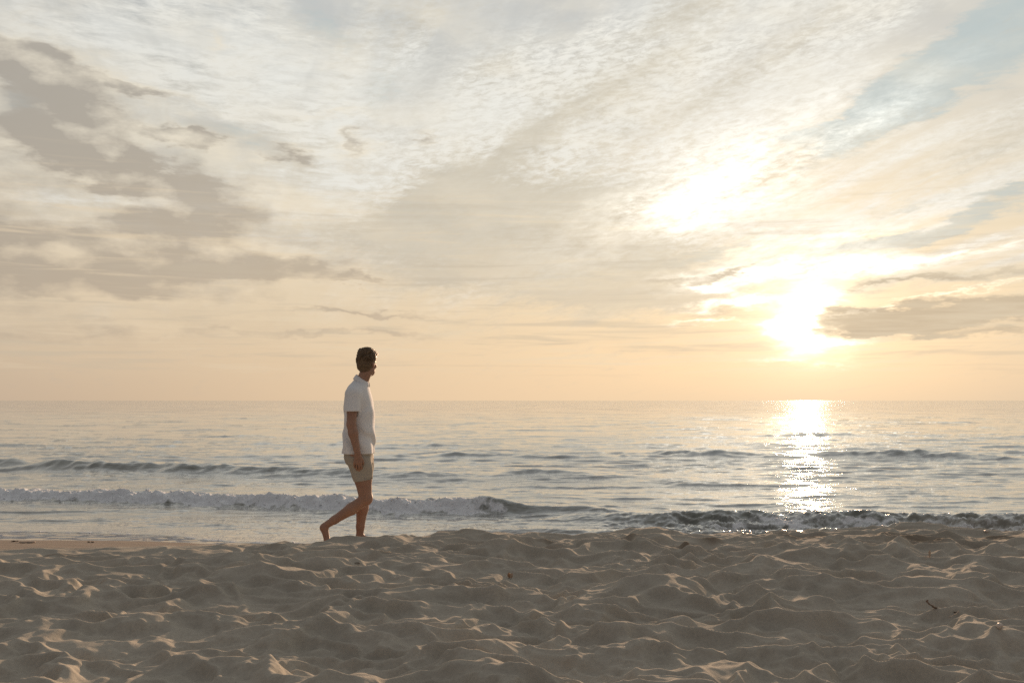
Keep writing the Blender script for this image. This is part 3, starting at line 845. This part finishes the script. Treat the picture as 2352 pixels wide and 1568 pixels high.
    for s in (-1, 1):                                                   # lids close over most of the eyeball
        V.ell(hp(.0785, s * .031, .0125), (.0125, .0155, .0070), .004, HEAD_YAW)
        V.ell(hp(.0785, s * .031, -.0035), (.0120, .0150, .0050), .004, HEAD_YAW)
    P, F = V.mesh(); P = relax(P, F, 2, .4)
    body = link('body', mesh_from('body', P, F, skin), root)
    # ---- eyes
    em, t, b = new_mat('eye'); b.inputs['Roughness'].default_value = 0.1
    geo = sep(objco()); t.links.new(mixc(geo[0].step(0.0078, 0.0086), (.7, .68, .65, 1), (.05, .03, .02, 1)), b.inputs['Base Color'])
    vi, fi = ico()
    vv = []; ff = []
    nu, nv = 14, 8
    for j in range(nv + 1):
        for i in range(nu):
            th = math.pi * j / nv; ph = 2 * math.pi * i / nu
            vv.append((math.cos(th) * .0115, math.sin(th) * math.cos(ph) * .0115, math.sin(th) * math.sin(ph) * .0115))
    for j in range(nv):
        for i in range(nu): ff.append((j * nu + i, j * nu + (i + 1) % nu, (j + 1) * nu + (i + 1) % nu, (j + 1) * nu + i))
    em_me = mesh_from('eye', vv, ff, em)
    for s in (-1, 1):
        e = link('eye', em_me, root); e.location = hp(.0765, s * .031, .005); e.rotation_euler = (0, 0, RAD(HEAD_YAW))
    # ---- hair: a shaped cap with locks growing out of it
    H = Vol((-.10, -.16, 1.55), (.24, .16, 1.87), 0.0045)
    H.ell(hp(-.018, 0, .040), (.103, .086, .094), .01, HEAD_YAW)
    H.ell(hp(-.048, 0, -.030), (.066, .070, .062), .03, HEAD_YAW)
    H.ell(hp(.035, 0, .084), (.062, .062, .032), .02, HEAD_YAW, -6)
    H.ell(hp(.082, 0, .085), (.028, .052, .024), .02, HEAD_YAW)
    H.ell(hp(-.020, 0, .110), (.066, .064, .034), .03, HEAD_YAW)
    for s in (-1, 1): H.ell(hp(-.004, s * .066, .012), (.014, .012, .026), .012, HEAD_YAW)
    # keep the face clear
    H.ell(hp(.115, 0, -.030), (.080, .095, .092), .010, HEAD_YAW, sub=True)
    H.ell(hp(.045, 0, -.115), (.09, .12, .070), .010, HEAD_YAW, sub=True)
    HP, HF = H.mesh(); HP = relax(HP, HF, 2, .4)
    HN = np.cross(HP[HF[:, 1]] - HP[HF[:, 0]], HP[HF[:, 3]] - HP[HF[:, 0]]); nn = np.zeros_like(HP)
    for k in range(4):
        for j in range(3): nn[:, j] += np.bincount(HF[:, k], HN[:, j], len(HP))
    nn /= np.linalg.norm(nn, axis=1)[:, None] + 1e-9
    up = sstep(1.66, 1.76, HP[:, 2])
    loc = (HP - HC)
    a = RAD(HEAD_YAW); fw = loc[:, 0] * math.cos(a) + loc[:, 1] * math.sin(a); lf = -loc[:, 0] * math.sin(a) + loc[:, 1] * math.cos(a)
    wav = billow(lf * 42 + 5, fw * 22 + loc[:, 2] * 20, 700, 3)
    HP = HP + nn * ((wav - 0.45) * (0.005 + 0.012 * up))[:, None]
    hair = link('hair', mesh_from('hair', HP, HF, hair_m), root)
    rs = np.random.RandomState(8)
    n = 4200; keep = (nn @ np.array([math.cos(a), math.sin(a), 0]) < .35) | (up > .5)
    keep &= nn[:, 2] > -.35; idx = rs.choice(np.nonzero(keep)[0], n)
    fwd = np.array([math.cos(a), math.sin(a), 0.0]); lv = np.array([-math.sin(a), math.cos(a), 0])
    tv = []; tf = []
    for i in idx:
        p = HP[i] - nn[i] * .002; u = float(up[i]); f_ = float((fw[i] + .1) / .2)
        d = nn[i] * (.12 + .08 * u) + fwd * (1.0 * u * (0.35 + f_)) + np.array((0, 0, -0.9 + 1.0 * u)) * (1 - .3 * u) + rs.randn(3) * .14
        sw = 60 * HP[i]; d = d + .35 * np.array((math.sin(sw[1] + 1), math.sin(sw[2]), math.sin(sw[0])))
        d -= nn[i] * max(0, float(d @ nn[i]) - .04); d /= np.linalg.norm(d); L = (.012 + .024 * u * (.5 + .7 * rs.rand()))
        w = .0032
        side = np.cross(d, rs.randn(3)); side /= np.linalg.norm(side) + 1e-9; s2 = np.cross(d, side)
        bend = fwd * .3 * u - nn[i] * .5 + rs.randn(3) * .22
        b0 = len(tv)
        for j, (q, ww) in enumerate(((0, 1), (.4, .8), (.75, .5))):
            c = p + d * L * q + bend * L * .45 * q * q
            for k in range(3):
                an = k * 2.094; tv.append(c + (side * math.cos(an) + s2 * math.sin(an)) * w * ww)
        tv.append(p + d * L + bend * L * .45)
        for j in range(2):
            for k in range(3):
                x0 = b0 + j * 3 + k; x1 = b0 + j * 3 + (k + 1) % 3; tf.append((x0, x1, x1 + 3, x0 + 3))
        for k in range(3): tf.append((b0 + 6 + k, b0 + 6 + (k + 1) % 3, b0 + 9))
    lk = link('lock', mesh_from('lock', tv, tf, hair_m), hair); lk['kind'] = 'stuff'
    # ---- shirt
    Sh = Vol((-.26, -.33, .82), (.23, .33, 1.64), 0.0052)
    def folds(X, Y, Z):
        th = np.arctan2(Y, X)
        lowz = np.clip((1.15 - Z) / .3, 0, 1)
        return 1.7 * (0.0045 * np.sin(th * 5 + 9 * Z + 1.0) * lowz + 0.006 * np.sin(30 * Z + X * 42 + 1.3 * np.sin(Y * 20)) * np.exp(-((Z - 1.0) / .10) ** 2) * (X > -.3)
                + 0.004 * np.sin(24 * Z - 40 * X + Y * 12) * np.exp(-((Z - 1.27) / .08) ** 2))
    Sh.loft([(.852, -.018, 0, .150, .182), (.95, -.015, 0, .148, .180), (1.08, -.008, 0, .144, .174), (1.2, -.008, 0, .140, .176), (1.30, -.010, 0, .138, .180),
             (1.38, -.020, 0, .126, .186), (1.44, -.022, 0, .112, .176), (1.485, -.018, 0, .096, .140), (1.525, -.004, 0, .070, .074), (1.545, .002, 0, .060, .062)], .012, 2.3, folds)
    for s, hx in ((-1, 0.0), (1, .02)):
        Sh.cone((-.035 + hx, s * .120, 1.442), (-.040 + hx, s * .178, 1.405), .070, .073, .03)
        Sh.cone((-.040 + hx, s * .178, 1.405), (-.045 + hx, s * .218, 1.23), .073, .073, .02)
        # straight cuff: cut the round end of the sleeve and hollow it
        sl, X, Y, Z = Sh.box((-.2, min(s * .14, s * .33), 1.12), (.2, max(s * .14, s * .33), 1.30))
        if s < 0:
            cut = (1.248 - Z) + 0.10 * (X + .045)*0 + (Y + .218) * 0.0 - 0.0
            out = (Y < -.178)
        else:
            cut = (1.248 - Z); out = (Y > .178)
        Sh.v[sl] = np.where(out, np.maximum(Sh.v[sl], cut.astype(np.float32)), Sh.v[sl])
        sl, X, Y, Z = Sh.box((-.15, min(s * .16, s * .29), 1.20), (.1, max(s * .16, s * .29), 1.285))
        hol = np.sqrt((X + .045 - hx) ** 2 + (Y - s * .215) ** 2) - .062
        Sh.v[sl] = np.where(Z < 1.27, np.maximum(Sh.v[sl], -hol.astype(np.float32)), Sh.v[sl])
    # hollow the bottom a little so that the hem reads as an edge
    sl, X, Y, Z = Sh.box((-.2, -.2, .84), (.2, .2, .885))
    hol = (np.sqrt(((X + .018) / .138) ** 2 + (Y / .170) ** 2) - 1) * .138
    Sh.v[sl] = np.where(Z < .875, np.maximum(Sh.v[sl], -hol.astype(np.float32)), Sh.v[sl])
    P, F = Sh.mesh(); P = relax(P, F, 1, .4)
    shirt = link('shirt', mesh_from('shirt', P, F, shirt_m), root)
    # collar: folded band, higher at the nape than at the throat
    cv = []; cf = []; nu = 40
    prof = [(.0, .036), (.004, .040), (.014, .030), (.026, .002), (.029, -.012), (.024, -.012), (.012, .018), (.003, .030)]
    for i in range(nu + 1):
        th = RAD(22) + i / nu * RAD(316)
        for (o_, z_) in prof:
            r = .057 + o_ * .8
            fx = math.cos(th)
            cv.append((.012 + fx * r * 1.0 + z_ * .25, math.sin(th) * (r + .004), 1.522 - .040 * fx + z_ * .85))
    k = len(prof)
    for i in range(nu):
        for j in range(k): cf.append((i * k + j, (i + 1) * k + j, (i + 1) * k + (j + 1) % k, i * k + (j + 1) % k))
    cf.append(tuple(range(k))); cf.append(tuple(range(nu * k, nu * k + k))[::-1])
    link('collar', mesh_from('collar', cv, cf, shirt_m), shirt)
    # ---- shorts
    So = Vol((-.22, -.25, .55), (.2, .25, .93), 0.0052)
    So.loft([(.76, -.006, 0, .122, .165), (.80, -.012, 0, .132, .170), (.86, -.014, 0, .134, .170), (.92, -.014, 0, .130, .160)], .02, 2.2)
    def sf(X, Y, Z): return 0.003 * np.sin(38 * Z + 20 * X) + 0.003 * np.sin(np.arctan2(Y, X) * 4 + 20 * Z)
    So.loft([(.598, .049, -.090, .088, .088), (.68, .034, -.088, .098, .092), (.76, .012, -.086, .118, .092), (.82, -.004, -.08, .126, .09)], .02, 2.2, sf)
    So.loft([(.60, .022, .090, .086, .086), (.68, .018, .088, .094, .090), (.76, .004, .086, .112, .092), (.82, -.006, .08, .124, .09)], .02, 2.2, sf)
    sl, X, Y, Z = So.box((-.2, -.25, .55), (.2, .25, .66))
    So.v[sl] = np.maximum(So.v[sl], ((.606 + (X - .05) * .16) - Z).astype(np.float32) + 0 * Y)
    for cx, cy in ((.050, -.09), (.022, .09)):
        hol = np.sqrt((X - cx) ** 2 + (Y - cy) ** 2) - .080
        So.v[sl] = np.where(Z < .635, np.maximum(So.v[sl], -hol.astype(np.float32)), So.v[sl])
    P, F = So.mesh(); P = relax(P, F, 1, .4)
    link('shorts', mesh_from('shorts', P, F, short_m), root)
    px, py = -1.432, 9.42
    gz = float(ground(np.array([px]), np.array([py + .09]))[0][0])
    root.location = (px, py, gz)
    s = 1.0 + (-0.15 - gz) / 1.82       # keep the head at its measured height
    root.scale = (1, 1, s)
    print('person ground', gz, 'scale', s)
build_person()

# ------------------------------------------------------------------ small finds lying on the sand
def on_sand(xs, ys):
    """where the sight line of a measured photo point (2500 x 1667) meets the sand"""
    a = (xs - 1250) / 2431.0; b = (833.5 - ys) / 2431.0; p = RAD(PITCH)
    d = np.array([a, math.cos(p) - b * math.sin(p), math.sin(p) + b * math.cos(p)])
    t = np.arange(3.0, 14, .004)
    q = d[None] * t[:, None] + np.array([0, 0, CAM_Z])
    z = ground(q[:, 0], q[:, 1])[0]
    i = int(np.argmax(q[:, 2] < z))
    return Vector((q[i, 0], q[i, 1], z[i]))

def tube(pts, rad, nu=8, cap=True):
    v = []; f = []
    pts = [Vector(p) for p in pts]
    for i, p in enumerate(pts):
        d = (pts[min(i + 1, len(pts) - 1)] - pts[max(i - 1, 0)]).normalized()
        s = d.cross(Vector((0.1, 0.2, 1))).normalized(); s2 = d.cross(s)
        for k in range(nu):
            a = 2 * math.pi * k / nu; v.append(p + (s * math.cos(a) + s2 * math.sin(a)) * rad[i] * (1 + .1 * math.sin(5 * k + i)))
    for i in range(len(pts) - 1):
        for k in range(nu): f.append((i * nu + k, i * nu + (k + 1) % nu, (i + 1) * nu + (k + 1) % nu, (i + 1) * nu + k))
    if cap: f.append(tuple(range(nu))[::-1]); f.append(tuple(range((len(pts) - 1) * nu, len(pts) * nu)))
    return v, f
def join(*parts):
    V = []; F = []
    for v, f in parts:
        o = len(V); V += list(v); F += [tuple(i + o for i in q) for q in f]
    return V, F

M_SHELL = plain('shell', (0.66, 0.58, 0.50), 0.45, (0.58, 0.48, 0.40), 60)
M_BLEACH = plain('bleached_wood', (0.62, 0.52, 0.42), 0.7, (0.50, 0.40, 0.31), 90)
M_BARK = plain('bark', (0.17, 0.115, 0.08), 0.85, (0.22, 0.155, 0.11), 70, .003)
M_LEAF = plain('dry_leaf', (0.50, 0.29, 0.16), 0.7, (0.38, 0.20, 0.11), 50)
M_PALE = plain('feather_vane', (0.60, 0.46, 0.34), 0.8, (0.48, 0.34, 0.24), 60)
M_WEED = plain('seaweed', (0.05, 0.035, 0.022), 0.7, (0.09, 0.06, 0.035), 60, .003)

def build_shell():
    # cockle: two ribbed bulging valves, hinge down in the sand
    v = []; f = []; nu, nv = 40, 12
    R = 0.0155
    for side in (1, -1):
        o = len(v)
        for j in range(nv + 1):
            for i in range(nu + 1):
                a = -math.pi * .5 + (i / nu - .5) * 2 * math.pi * .97; rr = j / nv
                rib = 1 + .045 * abs(math.sin(a * 11)) * rr
                x = math.cos(a) * rr * R * rib * 1.05; z = -math.sin(a) * rr * R * rib * (1.0)
                dome = math.sqrt(max(0, 1 - rr * rr)) * .0135 * rib
                v.append((x, side * dome, z + .3 * R * (1 - rr)))
        for j in range(nv):
            for i in range(nu):
                q = (o + j * (nu + 1) + i, o + j * (nu + 1) + i + 1, o + (j + 1) * (nu + 1) + i + 1, o + (j + 1) * (nu + 1) + i)
                f.append(q if side > 0 else q[::-1])
    o = link('seashell', mesh_from('seashell', v, f, M_SHELL))
    p = on_sand(2441, 1533); o.location = p + Vector((0, 0, .010)); o.rotation_euler = (RAD(14), RAD(-10), RAD(20))
    tag(o, 'round white ribbed seashell lying on the dry sand at the far right', 'seashell')
build_shell()

def at_two(a, b, lift=0.004):
    """local frame spanning two measured points on the sand"""
    p, q = on_sand(*a), on_sand(*b)
    return p, q
def build_stick(name, pts_px, rads, mat, label, cat, forks=(), lift=.006, group=None):
    """a stick lying along measured points of the sand; each point keeps to the ground height"""
    P = [on_sand(*p) for p in pts_px]
    c = P[len(P) // 2].copy()
    pts = [p - c + Vector((0, 0, lift)) for p in P]
    fine = []; fr = []
    for i in range(len(pts) - 1):
        for k in range(4):
            t = k / 4; q = pts[i].lerp(pts[i + 1], t); q += Vector((random.uniform(-1, 1), random.uniform(-1, 1), random.uniform(-1, 1))) * rads[i] * .2
            fine.append(q); fr.append(rads[i] * (1 - t) + rads[i + 1] * t)
    fine.append(pts[-1]); fr.append(rads[-1])
    parts = [tube(fine, fr)]
    for (k, d, r) in forks:
        b = fine[k]; parts.append(tube([b, b + Vector(d) * .5, b + Vector(d)], [r, r * .9, r * .6], 6))
    v, f = join(*parts)
    o = link(name, mesh_from(name, [tuple(p) for p in v], f, mat)); o.location = c
    tag(o, label, cat, group)
    return o
def simple_stick(name, px, length, yaw, tilt, bend, rad, mat, label, cat, forks=(), roll=0, lift=.006):
    c = on_sand(*px)
    n = 10; pts = []; rr = []
    for i in range(n):
        t = i / (n - 1) - .5
        pts.append(Vector((t * length, bend * (t * t * 4 - .5) * length * .3 + .004 * math.sin(i * 2.1) * rad * 60, abs(bend) * .0 + .0015 * math.sin(i * 1.7)))); rr.append(rad * (1 + .25 * math.sin(i * 1.3)) * (.75 + .5 * (t + .5)))
    parts = [tube(pts, rr)]
    for (k, d, r) in forks:
        b = pts[k]; parts.append(tube([b, b + Vector(d) * .5, b + Vector(d)], [r, r * .9, r * .6], 6))
    v, f = join(*parts)
    o = link(name, mesh_from(name, [tuple(p) for p in v], f, mat)); o.location = c + Vector((0, 0, lift + abs(math.sin(RAD(tilt))) * length * .45))
    o.rotation_euler = (RAD(roll), RAD(-tilt), RAD(yaw))
    tag(o, label, cat); return o
simple_stick('bleached_twig', (2329, 1507), .058, 10, 24, .15, .0021, M_BLEACH, 'small pale bleached twig with a forked tip, lying beside the white seashell', 'twig',
             forks=((9, (.006, .0, .007), .002), (0, (-.004, 0, .006), .002)), lift=.004)
simple_stick('driftwood', (2275, 1490), .062, -20, -32, 0.9, .0048, M_BARK, 'short dark crooked piece of driftwood poking out of the sand at the right', 'driftwood',
             forks=((0, (.002, -.002, .014), .0055), (8, (.006, -.004, .002), .0060)), lift=.004)
simple_stick('pale_twig', (1840, 1361), .055, -6, -12, .3, .0022, M_BLEACH, 'thin pale twig on the sand right of the middle, far from the shell', 'twig', forks=((2, (-.008, 0, .006), .0016),))
simple_stick('bleached_stick', (66, 1325), .150, 3, 0, .1, .0075, M_BLEACH, 'white bleached stick lying on the damp sand at the far left', 'stick', lift=.008)

def leaf_mesh(L, W, curl, nv=10, nu=6, wavy=.2):
    v = []; f = []
    for j in range(nv + 1):
        t = j / nv; w = W * math.sin(math.pi * min(1, t * .94 + .05)) ** .8
        for i in range(nu + 1):
            s = i / nu * 2 - 1
            v.append((s * w, curl * (s * s) * w + wavy * W * math.sin(t * 7 + s * 3) * .4, t * L))
    for j in range(nv):
        for i in range(nu): f.append((j * (nu + 1) + i, j * (nu + 1) + i + 1, (j + 1) * (nu + 1) + i + 1, (j + 1) * (nu + 1) + i))
    return v, f
def solid(o, th):
    m = o.modifiers.new('thickness', 'SOLIDIFY'); m.thickness = th; m.offset = 0
def build_leaf():
    root = bpy.data.objects.new('dry_leaf', None); COL.objects.link(root)
    root.location = on_sand(1246, 1412)
    tag(root, 'curled dry orange-brown leaf standing on edge in the sand, middle of the beach', 'leaf')
    v, f = leaf_mesh(.040, .0115, .7); a = link('blade', mesh_from('blade', v, f, M_LEAF), root); a.rotation_euler = (RAD(10), RAD(-12), RAD(15)); a.location = (-.004, 0, .004); solid(a, .0008)
    v, f = leaf_mesh(.038, .011, -.6); b = link('blade', mesh_from('blade', v, f, M_PALE), root); b.rotation_euler = (RAD(5), RAD(16), RAD(-25)); b.location = (.006, 0, .003); solid(b, .0008)
    v, f = tube([(-.016, 0, .001), (-.006, 0, .007), (0, 0, .010), (.008, 0, .003)], [.0012, .0014, .0014, .001], 6)
    link('stalk', mesh_from('stalk', [tuple(p) for p in v], f, M_BARK), root)
build_leaf()
def build_feather():
    root = bpy.data.objects.new('feather', None); COL.objects.link(root)
    root.location = on_sand(2270, 1362)
    tag(root, 'small pale downy feather standing upright in the sand at the right', 'feather')
    v, f = leaf_mesh(.058, .011, .3, 16, 6, .5); a = link('vane', mesh_from('vane', v, f, M_PALE), root); a.location = (0, 0, .006); a.rotation_euler = (0, RAD(6), RAD(20)); solid(a, .0008)
    v, f = tube([(0, 0, -.004), (.001, .001, .02), (.004, .001, .05)], [.0012, .001, .0006], 6)
    link('quill', mesh_from('quill', [tuple(p) for p in v], f, M_BLEACH), root)
build_feather()
def weed(px, size, seed, label):
    rs = random.Random(seed); parts = []
    for i in range(14):
        p = Vector((rs.uniform(-1, 1) * size, rs.uniform(-.5, .5) * size, rs.uniform(0, .2) * size)); d = Vector((rs.uniform(-1, 1), rs.uniform(-.6, .6), rs.uniform(-.1, .25))) * size * .5
        parts.append(tube([p - d, p, p + d + Vector((0, 0, -.1 * size))], [size * .05, size * .09, size * .03], 5))
    v, f = join(*parts)
    o = link('seaweed', mesh_from('seaweed', [tuple(p) for p in v], f, M_WEED)); o.location = on_sand(*px) + Vector((0, 0, .004))
    tag(o, label, 'seaweed', 'dark scraps of seaweed on the sand'); return o
weed((222, 1324), .034, 1, 'dark scrap of seaweed on the damp sand by the left swash')
weed((34, 1322), .030, 2, 'dark scrap of seaweed on the damp sand beside the white stick')
weed((872, 1376), .020, 3, 'small dark scrap of seaweed on the dry sand below the walking man')
weed((2335, 1498), .012, 5, 'tiny dark scrap of seaweed near the pale twig and the shell')
def pebble(px, r, seed, label, mat):
    V, F = ico(); rs = np.random.RandomState(seed)
    v = V * np.array([1.3, 1, .7]) * r * (1 + .12 * rs.randn(12, 1))
    me = mesh_from('pebble', v, [tuple(map(int, q)) for q in F], mat); o = link('pebble', me)
    sm = o.modifiers.new('round', 'SUBSURF'); sm.levels = 1; sm.render_levels = 2
    o.location = on_sand(*px) + Vector((0, 0, r * .4)); tag(o, label, 'pebble')
pebble((2408, 1299), .022, 1, 'white pebble at the top of the sand by the dark breaking water, right', M_SHELL)
